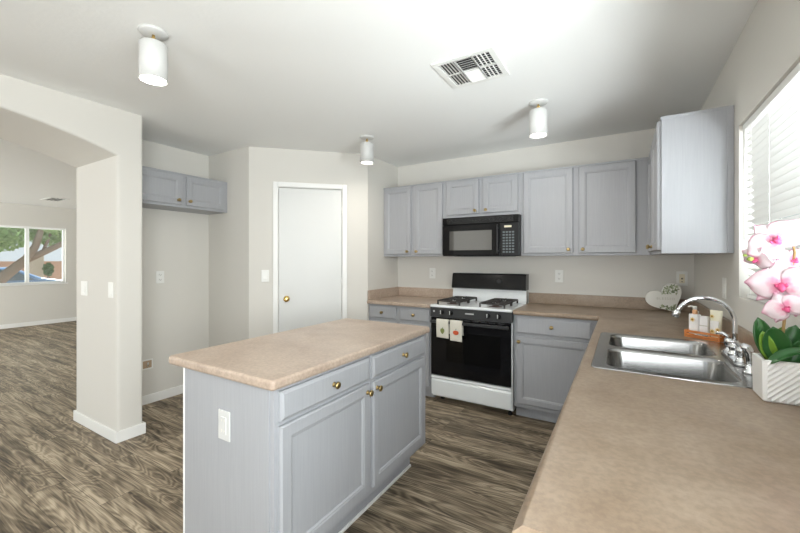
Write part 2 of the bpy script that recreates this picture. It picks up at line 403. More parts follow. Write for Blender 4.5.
# kitchen blind: tilted slats, headrail, bottom rail, ladder cords, tilt wand
bl = thing('window_blind', 'white horizontal slat blind in the kitchen window beside the orchid', 'blind', (XR+.035, (WY0+WY1)/2, WZ1))
xb = XR+.032
part('headrail', MB().box(xb-.02, xb+.02, WY0+.006, WY1-.006, WZ1-.032, WZ1-.001, .003), 'slat', bl, True)
mb = MB(); ns = 24; pit = (WZ1-.045-WZ0-.03)/ns
for i in range(ns):
    z = WZ0+.04+i*pit; t = MB(); prof = []
    for k in range(5):
        u = (k-2)/2*.0185; prof.append((u, .0022*(1-(k-2)**2/4)))
    ang = math.radians(-33); pp = [(xb+u*math.cos(ang)+w*math.sin(-ang), z+u*math.sin(ang)+w*math.cos(ang)) for u, w in prof]
    pp += [(a, b-.0011) for a, b in pp[::-1]]
    mb.prism(pp, 'Y', WY0+.012, WY1-.055)
part('slats', mb, 'slat', bl, True)
part('bottom_rail', MB().box(xb-.015, xb+.015, WY0+.012, WY1-.055, WZ0+.004, WZ0+.022, .003), 'slat', bl, True)
for y in (1.15, 1.60, 2.05, 2.30):
    mb = MB()
    for dx in (-.018, .018): mb.box(xb+dx-.0008, xb+dx+.0008, y-.002, y+.002, WZ0+.02, WZ1-.03)
    part('ladder_cord', mb, 'slat', bl, True)
part('tilt_wand', MB().tube([(xb-.022, WY1-.045, WZ1-.03), (xb-.022, WY1-.047, WZ0+.28)], .004, 8), 'plastic', bl, True)

# ------------------------------------------------------------------ cabinets
DOORP = [(0, 0), (0, -.013), (.005, -.019), (.046, -.019), (.050, -.0165), (.055, -.016), (.061, -.010)]
DRAWP = [(0, 0), (0, -.012), (.004, -.014), (.013, -.019)]
KNOB = [(.011, 0), (.011, .002), (.006, .006), (.006, .013), (.013, .018), (.0155, .022), (.014, .027), (.007, .030), (0, .030)]
def cabinet(name, label, loc, rz, w, h, d, fronts, toe=0, toed=.07, opentop=False, knobs='brass', extra=None, lip=0):
    r = thing(name, label, 'cabinet', loc, rz)
    mb = MB(); b = .0015
    if opentop:
        mb.box(0, w, 0, .019, toe, h, b); mb.box(0, .016, .019, d, toe, h, b); mb.box(w-.016, w, .019, d, toe, h, b)
        mb.box(.016, w-.016, d-.012, d, toe, h); mb.box(.016, w-.016, .019, d-.012, toe, toe+.016)
    else:
        mb.box(0, w, 0, d, toe, h, b)
    if toe: mb.box(0.001, w-.001, toed, d, 0, toe+.001)
    body = part('body', mb, 'cab', r)
    if lip:
        part('top_trim', MB().box(-.002, w+.002, -.004, d, h-.012, h+.004, .002), 'cab', r)
    if extra: extra(r)
    for kind, x0, x1, z0, z1, kx, kz in fronts:
        f = part(kind, MB().panel(x0, x1, z0, z1, DOORP if kind == 'door' else DRAWP, -.0005), 'cab', r)
        if kx is not None:
            part('knob', MB().lathe(KNOB, (kx, -.0195, kz), '-Y', 16), knobs, f)
    return r
cabinet('wall_cabinet', 'grey two-door wall cabinet at left end of the back wall, left of the microwave', (XL+.001, 3.47, 1.372), 0, .746, .76, .307,
        [('door', .020, .353, .022, .745, .318, .052), ('door', .396, .724, .022, .745, .430, .052)], lip=1)
cabinet('wall_cabinet', 'short grey two-door wall cabinet directly above the black microwave', (-1.55, 3.47, 1.75), 0, .754, .382, .307,
        [('door', .022, .359, .032, .367, .325, .062), ('door', .399, .729, .032, .367, .433, .062)], lip=1)
cabinet('wall_cabinet', 'wide grey two-door wall cabinet right of the black microwave', (-.795, 3.47, 1.372), 0, .978, .76, .307,
        [('door', .021, .432, .022, .745, .398, .052), ('door', .474, .883, .022, .745, .508, .052)], lip=1)
cabinet('wall_cabinet', 'tall grey wall cabinet beside the blinds, its plain side panel facing the room', (.184, 3.47, 1.372), -PI/2, .943, .76, .306,
        [('door', .03, .445, .022, .745, .41, .052), ('door', .475, .925, .022, .745, .51, .052)], lip=1,
        extra=lambda r: part('edge_strip', MB().box(.943, .9475, .28, .306, 0, .76, .001), 'cab', r))
cabinet('wall_cabinet', 'small grey two-door cabinet high in the alcove behind the arch wall', (-3.466, YF+.001, 1.815), PI/2, .918, .312, .319,
        [('door', .055, .452, .022, .292, .412, .062), ('door', .490, .875, .022, .292, .514, .062)])
cabinet('base_cabinet', 'grey base cabinet with two drawers left of the stove, behind the island', (XL+.001, 3.19, 0), 0, .728, .874, .586,
        [('drawer', .012, .343, .735, .858, .178, .797), ('drawer', .383, .715, .735, .858, .549, .797),
         ('door', .012, .343, .130, .705, .308, .66), ('door', .383, .715, .130, .705, .418, .66)], toe=.10, opentop=True)
cabinet('base_cabinet', 'grey base cabinet with one drawer over one door, right of the stove', (-.789, 3.19, 0), 0, .670, .874, .586,
        [('drawer', .020, .584, .722, .862, .301, .795), ('door', .020, .584, .135, .694, .045, .655)], toe=.10, opentop=True)
cabinet('base_cabinet', 'grey corner base cabinet under the counter between stove side and sink', (-.115, 3.77, 0), -PI/2, 1.30, .874, .598,
        [('drawer', .62, 1.28, .722, .862, .95, .795), ('door', .62, 1.28, .135, .694, 1.24, .655)], toe=.10, opentop=True)
cabinet('base_cabinet', 'grey base cabinet directly under the double sink', (-.115, 2.468, 0), -PI/2, .88, .874, .598,
        [('door', .02, .43, .135, .86, .395, .80), ('door', .45, .86, .135, .86, .485, .80)], toe=.10, opentop=True)
cabinet('base_cabinet', 'grey base cabinet under the nearest end of the long counter', (-.115, 1.586, 0), -PI/2, .94, .874, .598,
        [('drawer', .02, .92, .722, .862, .47, .795), ('door', .02, .46, .135, .694, .42, .655), ('door', .48, .92, .135, .694, .52, .655)], toe=.10, opentop=True)
def isl_extra(r):
    part('corner_trim', MB().box(-.006, .010, .562, .576, 0, .874, .003), 'trim', r, label='pale corner strip on the far edge of the end panel')
    part('end_panel', MB().box(-.005, 0, .02, .562, 0, .874, .001), 'cab', r)
    part('shoe_molding', MB().box(.0, 1.188, .103, .114, 0, .016, .003), 'trim', r, label='thin pale strip along the toe kick')
cabinet('island_cabinet', 'grey kitchen island base with two drawers above two doors', (-1.07, .905, 0), PI/2, 1.188, .874, .572,
        [('drawer', .018, .563, .752, .862, .300, .808), ('drawer', .590, 1.146, .752, .862, .878, .808),
         ('door', .018, .565, .214, .735, .541, .700), ('door', .594, 1.144, .214, .735, .622, .700)], toe=.18, toed=.114, extra=isl_extra)

# ------------------------------------------------------------------ countertops
def arc(cx, cy, r, a0, a1, n=6): return [(cx+r*math.cos(math.radians(a0+(a1-a0)*i/n)), cy+r*math.sin(math.radians(a0+(a1-a0)*i/n))) for i in range(n+1)]
def slab(outer, hole, z0, z1, roll, keep):
    t = bmesh.new(); loops = [outer] + ([hole] if hole else []); edges = []
    for lp in loops:
        vs = [t.verts.new((x, y, z1)) for x, y in lp]
        edges += [t.edges.new((vs[i], vs[(i+1) % len(vs)])) for i in range(len(vs))]
    bmesh.ops.triangle_fill(t, use_beauty=True, use_dissolve=False, edges=edges)
    fs = list(t.faces)
    r = bmesh.ops.extrude_face_region(t, geom=fs)
    for v in [g for g in r['geom'] if isinstance(g, bmesh.types.BMVert)]: v.co.z = z0
    bmesh.ops.recalc_face_normals(t, faces=list(t.faces))
    ed = []
    for e in t.edges:
        if len(e.link_faces) != 2: continue
        a, b = e.link_faces
        if abs(a.normal.dot(b.normal)) < .2 and abs(e.verts[0].co.z-e.verts[1].co.z) < 1e-5:
            m = (e.verts[0].co+e.verts[1].co)/2
            if keep(m): ed.append(e)
    bmesh.ops.bevel(t, geom=ed, offset=roll, segments=5, profile=.5, affect='EDGES')
    for f in t.faces: f.smooth = False
    return t
CZ0, CZ1 = .8755, .914
SX0, SX1, SY0, SY1 = -.107, .447, 1.64, 2.445
outer = [(-.789, 3.15), (-.168, 3.15)] + arc(-.168, 3.136, .014, 90, 0, 3)[1:] + [(-.154, 3.12), (-.154, .609), (XR-.001, .609), (XR-.001, YB-.001), (-.789, YB-.001)]
hole = [(SX0+.015, SY0+.015), (SX1-.015, SY0+.015), (SX1-.015, SY1-.015), (SX0+.015, SY1-.015)]
def keep_l(m):
    if m.x > XR-.02 or m.y > YB-.02: return False
    if m.x < -.782 and m.y > 3.16: return False
    if m.y < .615: return False
    if SX0 < m.x < SX1 and SY0 < m.y < SY1: return False
    return True
cr = thing('countertop', 'long brown laminate counter around the sink and along the right wall', 'countertop', (.17, 2.2, CZ0))
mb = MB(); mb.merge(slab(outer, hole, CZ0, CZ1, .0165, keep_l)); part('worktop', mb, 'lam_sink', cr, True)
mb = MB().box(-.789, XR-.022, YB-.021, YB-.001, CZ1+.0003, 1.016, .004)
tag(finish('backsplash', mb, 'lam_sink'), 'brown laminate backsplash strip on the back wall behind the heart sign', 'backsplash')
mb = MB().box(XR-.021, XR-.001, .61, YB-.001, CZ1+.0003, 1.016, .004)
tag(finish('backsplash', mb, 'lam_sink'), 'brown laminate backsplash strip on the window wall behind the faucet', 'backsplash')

cl = thing('countertop', 'short laminate counter left of the stove', 'countertop', (-1.93, 3.46, CZ0))
o2 = [(XL+.001, 3.15), (-1.565, 3.15), (-1.565, YB-.001), (XL+.001, YB-.001)]
mb = MB(); mb.merge(slab(o2, None, CZ0, CZ1, .012, lambda m: m.y < 3.16)); part('worktop', mb, 'lam', cl, True)
mb = MB(); mb.box(XL+.02, -1.565, YB-.021, YB-.001, CZ1, 1.016, .004); mb.box(XL+.001, XL+.021, 3.16, YB-.001, CZ1, 1.016, .004)
part('backsplash', mb, 'lam', cl, True)
o3 = arc(-1.728+.018, .876+.018, .018, 180, 270) + arc(-1.0445-.018, .876+.018, .018, 270, 360) + arc(-1.0445-.018, 2.115-.018, .018, 0, 90) + arc(-1.728+.018, 2.115-.018, .018, 90, 180)
mb = MB(); mb.merge(slab(o3, None, CZ0, CZ1, .012, lambda m: True))
tag(finish('island_countertop', mb, 'lam'), 'beige laminate top of the kitchen island', 'countertop')

# ------------------------------------------------------------------ gas range
rg = thing('gas_range', 'white and black gas stove between the base cabinets', 'stove', (-1.18, 3.45, 0))
def P(name, mb, mats, par=None, label=None): return part(name, mb, mats, par or rg, True, label)
P('body', MB().box(-1.56, -.802, 3.172, 3.75, .05, .893, .003), 'enamel')
P('cooktop', MB().box(-1.563, -.799, 3.115, 3.66, .893, .917, .008, seg=3), 'enamel', label='white enamel cooktop')
mb = MB(); mb.prism([(3.655, .915), (3.665, 1.055), (3.752, 1.055), (3.752, .915)], 'X', -1.560, -.802, .003); P('riser', mb, 'enamel')
bg = P('backguard', MB().prism([(3.615, 1.048), (3.640, 1.185), (3.655, 1.197), (3.755, 1.197), (3.755, 1.04), (3.63, 1.04)], 'X', -1.556, -.798, .004), 'black', label='glossy black backguard')
def onslope(mb):   # local x, z on the sloped face
    return mb.xf(Matrix.Translation((0, 3.6205, 1.06)) @ Matrix.Rotation(-math.atan2(.025, .137), 4, 'X'))
P('display', onslope(MB().box(-1.285, -1.12, -.0025, .002, .030, .095, .001)), 'display', bg)
for j in range(2): P('button', onslope(MB().box(-1.325, -1.31, -.003, 0, .035+j*.03, .05+j*.03)), 'print', bg)
for i in range(3): P('button', onslope(MB().box(-1.105, -1.085, -.003, 0, .03+i*.026, .038+i*.026)), 'print', bg)
P('clock_dial', onslope(MB().lathe([(.026, 0), (.026, .004), (.02, .004), (.02, .012), (.016, .014), (0, .014)], (-1.055, 0, .063), '-Y', 24)), 'charcoal', bg)
P('control_panel', MB().prism([(3.118, .806), (3.126, .892), (3.175, .892), (3.175, .806)], 'X', -1.560, -.802, .003), 'charcoal')
for x in (-1.444, -1.353, -1.007, -.916):
    kb = P('knob', MB().lathe([(.023, 0), (.023, .006), (.019, .008), (.017, .024), (.014, .027), (0, .027)], (x, 3.121, .853), '-Y', 20), 'blackm')
    P('knob_pointer', MB().box(x-.0035, x+.0035, 3.091, 3.1105, .838, .870, .001), 'print', kb)
P('indicator', MB().lathe([(.010, 0), (.008, .006), (0, .006)], (-1.522, 3.121, .857), '-Y', 12), 'print')
P('nameplate', MB().box(-1.215, -1.135, 3.1185, 3.122, .849, .860, .0005), 'print')
dv = P('oven_door', MB().box(-1.558, -.812, 3.128, 3.170, .262, .800, .006), 'black')
P('window', MB().box(-1.40, -.90, 3.1262, 3.1285, .40, .68, .001), 'ovenglass', dv)
mb = MB()
for i in range(6): mb.box(-1.30+i*.075, -1.245+i*.075, 3.1265, 3.129, .785, .795)
P('vent_slot', mb, 'charcoal', dv)
mb = MB(); mb.box(-1.545, -.822, 3.082, 3.098, .752, .780, .006, seg=3)
for x in (-1.535, -.855): mb.box(x, x+.022, 3.094, 3.130, .755, .777, .003)
P('handle', mb, 'charcoal', dv)
P('frame', MB().box(-.811, -.802, 3.140, 3.172, .06, .805, .001), 'enamel')
dw = P('storage_drawer', MB().prism([(3.136, .075), (3.132, .205), (3.142, .222), (3.131, .234), (3.133, .254), (3.171, .254), (3.171, .075)], 'X', -1.556, -.813, .003), 'enamel')
for x, y in ((-1.50, 3.27), (-.84, 3.215), (-1.52, 3.70), (-.85, 3.70)):
    P('foot', MB().lathe([(.02, 0), (.02, .02), (.012, .02), (.012, .052)], (x, y, 0), 'Z', 12), 'blackm')
for (x, y) in ((-1.395, 3.275), (-1.395, 3.515), (-.985, 3.275), (-.985, 3.515)):
    bu = P('burner', MB().lathe([(.062, 0), (.055, .003), (.03, .004), (.030, .012), (.036, .014), (.036, .020), (.03, .023), (0, .023)], (x, y, .9165), 'Z', 24), 'burner')
    mb = MB(); r_ = .108; z = .950; t_ = .0068
    for s in (-1, 1):
        mb.box(x-r_, x+r_, y+s*r_-t_, y+s*r_+t_, z-t_, z+t_, .002); mb.box(x+s*r_-t_, x+s*r_+t_, y-r_, y+r_, z-t_, z+t_, .002)
        for q in (-1, 1): mb.box(x+s*r_-t_, x+s*r_+t_, y+q*r_-t_, y+q*r_+t_, .9165, z, .001)
        mb.box(x+s*.03 if s > 0 else x-r_, x+r_ if s > 0 else x-.03, y-t_, y+t_, z-t_, z+t_+.003, .002)
        mb.box(x-t_, x+t_, y+s*.03 if s > 0 else y-r_, y+r_ if s > 0 else y-.03, z-t_, z+t_+.003, .002)
    P('grate', mb, 'iron')

rg.location.x += .006; rg.location.y += .02
# towels on the oven handle
def towel(x0, x1, z1, z0, label, motif, skew):
    r = thing('dish_towel', label, 'towel', ((x0+x1)/2, 3.09, .78), 0)
    n = 10; vs = []; 
    prof = [(3.108, .66)] + [(3.1035, .70), (3.1015, .77)] + [(3.09+.0115*math.cos(a), .781+.0115*math.sin(a)) for a in (0.3, 1.1, 1.9, 2.8)] + [(3.077, .76), (3.074, .72), (3.073, .68), (3.072, z0+.01), (3.072, z0)]
    out = []
    for k, (y, z) in enumerate(prof):
        for i in range(n+1):
            u = i/n; x = x0+(x1-x0)*u + skew*(.78-z)
            w = .0018*math.sin(u*9+k*.2)*max(0, (k-5)/6)
            out.append((x, y-abs(w) if k > 5 else y, z-.004*u*(k > 9)))
    m_ = len(prof)
    vs = out + [(a, b-.0022 if k > 6 else b+.0022 if k < 3 else b, c+(.0022 if 3 <= k <= 6 else 0)) for k in range(m_) for (a, b, c) in out[k*(n+1):(k+1)*(n+1)]]
    fs = []; N_ = m_*(n+1)
    for k in range(m_-1):
        for i in range(n):
            a = k*(n+1)+i; fs.append((a, a+1, a+n+2, a+n+1)); b = a+N_; fs.append((b, b+n+1, b+n+2, b+1))
    for k in range(m_-1):
        for i in (0, n):
            a = k*(n+1)+i; b = a+n+1; fs.append((a, b, b+N_, a+N_) if i == 0 else (a, a+N_, b+N_, b))
    for i in range(n):
        for k in (0, m_-1):
            a = k*(n+1)+i; fs.append((a, a+N_, a+1+N_, a+1) if k == 0 else (a, a+1, a+1+N_, a+N_))
    mb = MB().faces(vs, fs, 0, True); bmesh.ops.recalc_face_normals(mb.bm, faces=list(mb.bm.faces))
    part('cloth', mb, 'cloth', r, True)
    cx, cz = (x0+x1)/2+skew*.1, .688; ym = 3.0665
    mb = MB()
    if motif == 'pear': o = [(.019*math.sin(a)*(1-.35*math.cos(a)), -.026*math.cos(a)*1.0) for a in [2*PI*i/24 for i in range(24)]]
    else: o = [(.027*math.sin(a), -.023*math.cos(a)*(1-.25*abs(math.cos(a)) if math.cos(a) < 0 else 1)) for a in [2*PI*i/24 for i in range(24)]]
    mb.prism([(cx+a, cz+b) for a, b in o], 'Y', ym, ym+.0012)
    part('fruit_print', mb, motif, r, True)
    mb = MB(); mb.prism([(cx-.002, cz+.02), (cx+.002, cz+.02), (cx+.005, cz+.037), (cx+.001, cz+.037)], 'Y', ym-.0003, ym+.001)
    part('stalk_print', mb, 'stalk', r, True)
    r.location.x += .006; r.location.y += .02
towel(-1.478, -1.357, .8, .628, 'cream dish towel with a green pear, left on the oven handle', 'pear', .05)
towel(-1.342, -1.228, .8, .612, 'cream dish towel with a red apple, right on the oven handle', 'apple', .03)

# ------------------------------------------------------------------ microwave
mw = thing('microwave', 'black over-the-range microwave hanging above the stove', 'microwave', (-1.17, 3.58, 1.372))
def Q(name, mb, mats, par=None, label=None): return part(name, mb, mats, par or mw, True, label)
Q('body', MB().box(-1.548, -.797, 3.425, 3.777, 1.372, 1.748, .003), 'blackm')
vg = Q('vent_grille', MB().box(-1.546, -.799, 3.400, 3.424, 1.676, 1.748, .004), 'black')
mb = MB()
for i in range(5): mb.box(-1.50, -.85, 3.3975, 3.401, 1.688+i*.011, 1.692+i*.011)
Q('louver', mb, 'charcoal', vg)
md = Q('door', MB().box(-1.546, -.972, 3.398, 3.424, 1.374, 1.672, .004), 'black')
Q('door_frame', MB().box(-1.50, -1.005, 3.3955, 3.399, 1.385, 1.66, .001), 'black', md)
Q('window', MB().box(-1.470, -1.045, 3.3935, 3.396, 1.428, 1.615, .001), 'mwglass', md)
Q('handle', MB().box(-.998, -.980, 3.370, 3.388, 1.395, 1.66, .006, seg=3).box(-.995, -.983, 3.386, 3.40, 1.41, 1.43).box(-.995, -.983, 3.386, 3.40, 1.62, 1.64), 'blackm', md)
cp = Q('control_panel', MB().box(-.969, -.799, 3.398, 3.424, 1.374, 1.672, .004), 'blackm')
Q('display', MB().box(-.93, -.865, 3.396, 3.399, 1.632, 1.650), 'ivory', cp)
mb = MB()
for i in range(4):
    for j in range(8): mb.box(-.945+i*.028, -.925+i*.028, 3.3965, 3.399, 1.40+j*.026, 1.415+j*.026, .0005)
Q('keypad', mb, mat('grey keys', (.12, .14, .15), .5), cp)
Q('grease_filter', MB().box(-1.45, -.90, 3.47, 3.70, 1.368, 1.3725, .001), 'charcoal')

# ------------------------------------------------------------------ sink, faucet
sk = thing('kitchen_sink', 'stainless steel double-bowl sink set in the counter', 'sink', (.17, 2.04, .914))
def rrect(x0, x1, y0, y1, r, n=5):
    return arc(x0+r, y0+r, r, 180, 270, n) + arc(x1-r, y0+r, r, 270, 360, n) + arc(x1-r, y1-r, r, 0, 90, n) + arc(x0+r, y1-r, r, 90, 180, n)
B1 = (-.062, .356, 2.070, 2.415); B2 = (-.062, .356, 1.668, 2.036)
t = bmesh.new(); edges = []
outr = rrect(SX0, SX1, SY0, SY1, .022)
for lp, zz in ((outr, .9185), (rrect(*B1, .06), .9185), (rrect(*B2, .06), .9185)):
    vs = [t.verts.new((x, y, zz)) for x, y in lp]; edges += [t.edges.new((vs[i], vs[(i+1) % len(vs)])) for i in range(len(vs))]
bmesh.ops.triangle_fill(t, use_beauty=True, edges=edges)
for f in t.faces:
    if f.normal.z < 0: f.normal_flip()
mb = MB().merge(t)
def ring(mb, loops, smooth=True, cap=False):
    vs = []; fs = []; n = len(loops[0][0])
    for lp, z in loops: vs += [(x, y, z) for x, y in lp]
    for k in range(len(loops)-1):
        for i in range(n):
            a = k*n+i; b = k*n+(i+1) % n; fs.append((a, b, b+n, a+n))
    if cap: fs.append([(len(loops)-1)*n+i for i in range(n)])
    mb.faces(vs, fs, 0, smooth)
def grow(lp_args, g, r): x0, x1, y0, y1 = lp_args; return rrect(x0-g, x1+g, y0-g, y1+g, r)
ring(mb, [(outr, .9185), (rrect(SX0-.003, SX1+.003, SY0-.003, SY1+.003, .024), .9165), (rrect(SX0-.003, SX1+.003, SY0-.003, SY1+.003, .024), .9143)])
part('rim', mb, 'steel', sk, True)
for Bq in (B1, B2):
    mb = MB(); L_ = [(grow(Bq, 0, .06), .9185), (grow(Bq, -.004, .058), .9155), (grow(Bq, -.007, .056), .900), (grow(Bq, -.018, .05), .80), (grow(Bq, -.026, .05), .765), (grow(Bq, -.045, .04), .742), (grow(Bq, -.075, .03), .738)]
    ring(mb, L_, True, True)
    # outside of the bowl
    L2 = [(grow(Bq, .0, .06), .9125), (grow(Bq, -.012, .05), .80), (grow(Bq, -.02, .05), .76), (grow(Bq, -.045, .04), .735)]
    ring(mb, L2, True, True)
    bw = part('bowl', mb, 'steel', sk, True)
    cx, cyy = (Bq[0]+Bq[1])/2, (Bq[2]+Bq[3])/2
    part('drain', MB().lathe([(.045, 0), (.042, .003), (.034, .003), (.030, .001), (0, .001)], (cx, cyy, .7385), 'Z', 24), 'chrome', bw, True)

fx, fy = .403, 2.06
fa = thing('kitchen_faucet', 'chrome gooseneck faucet with two lever handles behind the sink', 'faucet', (fx, fy, .9185))
def F(name, mb, mats, par=None): return part(name, mb, mats, par or fa, True)
F('deck_plate', MB().prism(rrect(fx-.026, fx+.026, fy-.135, fy+.135, .024), 'Z', .9187, .930, .004), 'chrome')
F('base', MB().lathe([(.024, .93), (.024, .945), (.019, .955), (.021, .965), (.021, .978), (.015, .99), (.012, 1.0)], (fx, fy, 0), 'Z', 20), 'chrome')
path = [(fx, fy, .985), (fx, fy, 1.03), (fx, fy, 1.07)] + [(fx-.100+.100*math.cos(a), fy, 1.072+.100*math.sin(a)) for a in [math.radians(8*i) for i in range(1, 21)]]
F('spout', MB().tube(path, .0088, 14), 'chrome')
e = Vector(path[-1]); d_ = (Vector(path[-1])-Vector(path[-2])).normalized()
F('aerator', MB().tube([e-d_*.004, e+d_*.004, e+d_*.008, e+d_*.026], [.0105, .0125, .0125, .0145], 16), 'chrome')
for s in (-1, 1):
    hy = fy+s*.10
    h = F('handle', MB().lathe([(.022, .93), (.020, .938), (.012, .946), (.011, .954), (.017, .960), (.018, .982), (.015, .989), (0, .991)], (fx, hy, 0), 'Z', 12), 'chrome')
    F('lever', MB().tube([(fx, hy, .985), (fx-.006, hy, 1.000), (fx-.022, hy+s*.004, 1.010), (fx-.045, hy+s*.006, 1.008)], [.010, .009, .007, .006], 10), 'chrome', h)
sp = thing('side_sprayer', 'chrome side sprayer right of the faucet handles, next to the white pot', 'sprayer', (fx, fy-.225, .9185))
part('base', MB().lathe([(.024, 0), (.021, .008), (.015, .014), (.014, .03)], (0, 0, .0005), 'Z', 16), 'chrome', sp)
part('spray_head', MB().tube([(0, 0, .03), (0, 0, .05), (-.002, 0, .075), (-.012, 0, .095), (-.024, 0, .10)], [.012, .014, .016, .015, .012], 14), 'chrome', sp)

# ------------------------------------------------------------------ soap tray set
TA = math.atan2(2.465-2.557, .405-.279)
tr = thing('wooden_tray', 'small orange wooden tray on the counter behind the faucet', 'tray', (.385, 2.560, .9142), TA)
L, Wd = .166, .095
mb = MB(); mb.box(-L/2, L/2, -Wd/2, Wd/2, 0, .007, .001)
part('base', mb, 'wood', tr)
mb = MB()
for a, b in ((.009, .021), (.026, .038)):
    mb.box(-L/2, L/2, -Wd/2, -Wd/2+.006, a, b, .001); mb.box(-L/2, L/2, Wd/2-.006, Wd/2, a, b, .001)
    mb.box(-L/2, -L/2+.006, -Wd/2+.006, Wd/2-.006, a, b, .001); mb.box(L/2-.006, L/2, -Wd/2+.006, Wd/2-.006, a, b, .001)
for x in (-L/2, L/2-.008):
    for y in (-Wd/2, Wd/2-.008): mb.box(x+.001, x+.007, y+.001, y+.007, .004, .036)
part('slatted_side', mb, 'wood', tr)
part('plate', MB().box(-.032, .032, -Wd/2-.0015, -Wd/2-.0001, .018, .026, .0004), 'chrome', tr)
def ontray(x, y): v = Matrix.Rotation(TA, 3, 'Z') @ Vector((x, y, 0)); return (tr.location.x+v.x, tr.location.y+v.y, .9142+.0073)
def daisy(mb_y, cx, cz, r):
    mb = MB()
    pts = []
    for i in range(40):
        a = 2*PI*i/40; rr = r*(.72+.28*math.cos(8*a)); pts.append((cx+rr*math.cos(a), cz+rr*math.sin(a)))
    mb.prism(pts, 'Y', mb_y, mb_y+.001); return mb
b1 = thing('soap_bottle', 'clear pump soap bottle with flower label at the left of the tray', 'bottle', ontray(-.050, -.010), TA)
part('bottle_body', MB().prism(rrect(-.026, .026, -.015, .015, .010), 'Z', 0, .118, .004), 'label', b1)
part('collar', MB().lathe([(.012, .118), (.012, .128), (.010, .142)], (0, 0, 0), 'Z', 16), 'peach', b1)
part('pump', MB().lathe([(.009, .142), (.010, .150), (.010, .160), (0, .162)], (0, 0, 0), 'Z', 14).tube([(.004, 0, .156), (-.018, 0, .158), (-.034, 0, .155)], [.005, .0045, .0035], 8), 'plastic', b1)
fl = part('flower_print', daisy(-.0162, -.004, .088, .013), 'flowerprint', b1); part('flower_centre', MB().prism(arc(-.004, .088, .005, 0, 350, 12), 'Y', -.0166, -.016), 'brownprint', fl)
b0 = thing('lotion_bottle', 'slim clear bottle half hidden behind the pump soap bottle', 'bottle', ontray(-.060, .026), TA)
part('bottle_body', MB().prism(rrect(-.016, .016, -.010, .010, .008), 'Z', 0, .115, .004), 'clear', b0)
part('cap', MB().lathe([(.009, .115), (.009, .130), (0, .131)], (0, 0, 0), 'Z', 14), 'plastic', b0)
b2 = thing('soap_box', 'plain white box in the middle of the tray', 'box', ontray(-.002, -.012), TA)
part('carton', MB().box(-.0195, .0195, -.012, .012, 0, .112, .003), 'label', b2)
part('band_print', MB().box(-.0197, .0197, -.0126, -.0118, .060, .064), 'faint', b2)
b3 = thing('lotion_tube', 'cream lotion tube with yellow flowers at the right of the tray', 'tube', ontray(.048, -.006), TA)
vs = []; fs = []; n = 20
for k, (z, a, b) in enumerate([(0, .017, .015), (.010, .022, .018), (.05, .0235, .015), (.10, .026, .009), (.142, .0285, .0025), (.150, .0285, .0012)]):
    for i in range(n):
        th = 2*PI*i/n; vs.append((a*math.copysign(abs(math.cos(th))**.7, math.cos(th)), b*math.copysign(abs(math.sin(th))**.8, math.sin(th)), z))
for k in range(5):
    for i in range(n): fs.append((k*n+i, k*n+(i+1) % n, (k+1)*n+(i+1) % n, (k+1)*n+i))
fs.append(tuple(range(n))[::-1]); fs.append(tuple(range(5*n, 6*n)))
part('tube_body', MB().faces(vs, fs, 0, True), 'tube', b3)
part('label_panel', MB().box(-.019, .019, -.0185, -.0150, .040, .095, .001), 'label', b3)
for cx_, cz_, rr_ in ((-.010, .118, .011), (-.009, .040, .012), (.015, .050, .012)):
    fl = part('flower_print', daisy(-.0195, cx_, cz_, rr_).xf(Matrix.Translation((0, 0, 0))), 'flowerprint', b3)
    part('flower_centre', MB().prism(arc(cx_, cz_, rr_*.35, 0, 340, 12), 'Y', -.0202, -.0192), 'brownprint', fl)

# ------------------------------------------------------------------ heart sign
ht = thing('heart_sign', 'white heart-shaped wooden block with green leaf print, against the backsplash', 'decoration', (.297, 3.690, .9142), math.radians(4))
hp = []
for i in range(72):
    t_ = 2*PI*i/72; x = 16*math.sin(t_)**3; y = 13*math.cos(t_)-5*math.cos(2*t_)-2*math.cos(3*t_)-math.cos(4*t_)
    hp.append((x, y))
a = math.radians(29); sc = .0081
hp = [((x*math.cos(a)-y*math.sin(a))*sc, (x*math.sin(a)+y*math.cos(a))*sc) for x, y in hp]
zmin = sorted(z for x, z in hp)[0]
hp = [(x, max(0, z-zmin-.012)) for x, z in hp]
pp = [hp[0]]
for p in hp[1:]:
    if (Vector(p)-Vector(pp[-1])).length > 1e-4: pp.append(p)
hb = part('block', MB().prism(pp, 'Y', -.0, .032, .002), 'heart', ht)
def inheart(x, z):
    c = False; j = len(pp)-1
    for i in range(len(pp)):
        if (pp[i][1] > z) != (pp[j][1] > z) and x < (pp[j][0]-pp[i][0])*(z-pp[i][1])/(pp[j][1]-pp[i][1])+pp[i][0]: c = not c
        j = i
    return c
def leafprint(spots, sz):
    mb = MB()
    for (x, z, an) in spots:
        o = []
        for i in range(10):
            t_ = 2*PI*i/10; u = sz*math.cos(t_); v = sz*.42*math.sin(t_); o.append((x+u*math.cos(an)-v*math.sin(an), z+u*math.sin(an)+v*math.cos(an)))
        if all(inheart(*q) for q in o): mb.prism(o, 'Y', -.0008, .001)
    return mb
rnd = random.Random(3)
xs = [p[0] for p in pp]; zs = [p[1] for p in pp]; x0h, x1h, z1h = min(xs), max(xs), max(zs)
sp1 = [(rnd.uniform(-.02, .085), rnd.uniform(z1h-.085, z1h-.008), rnd.uniform(0, 3.1)) for i in range(34)]
sp2 = [(rnd.uniform(-.04, .11), rnd.uniform(.004, .055), rnd.uniform(.5, 2.6)) for i in range(34)]
part('leaf_print', leafprint(sp1+sp2, .0085), 'sage', ht)
sp3 = [(rnd.uniform(-.02, .085), rnd.uniform(z1h-.09, z1h-.008), rnd.uniform(0, 3.1)) for i in range(30)] + [(rnd.uniform(-.04, .11), rnd.uniform(.004, .06), rnd.uniform(.5, 2.6)) for i in range(26)]
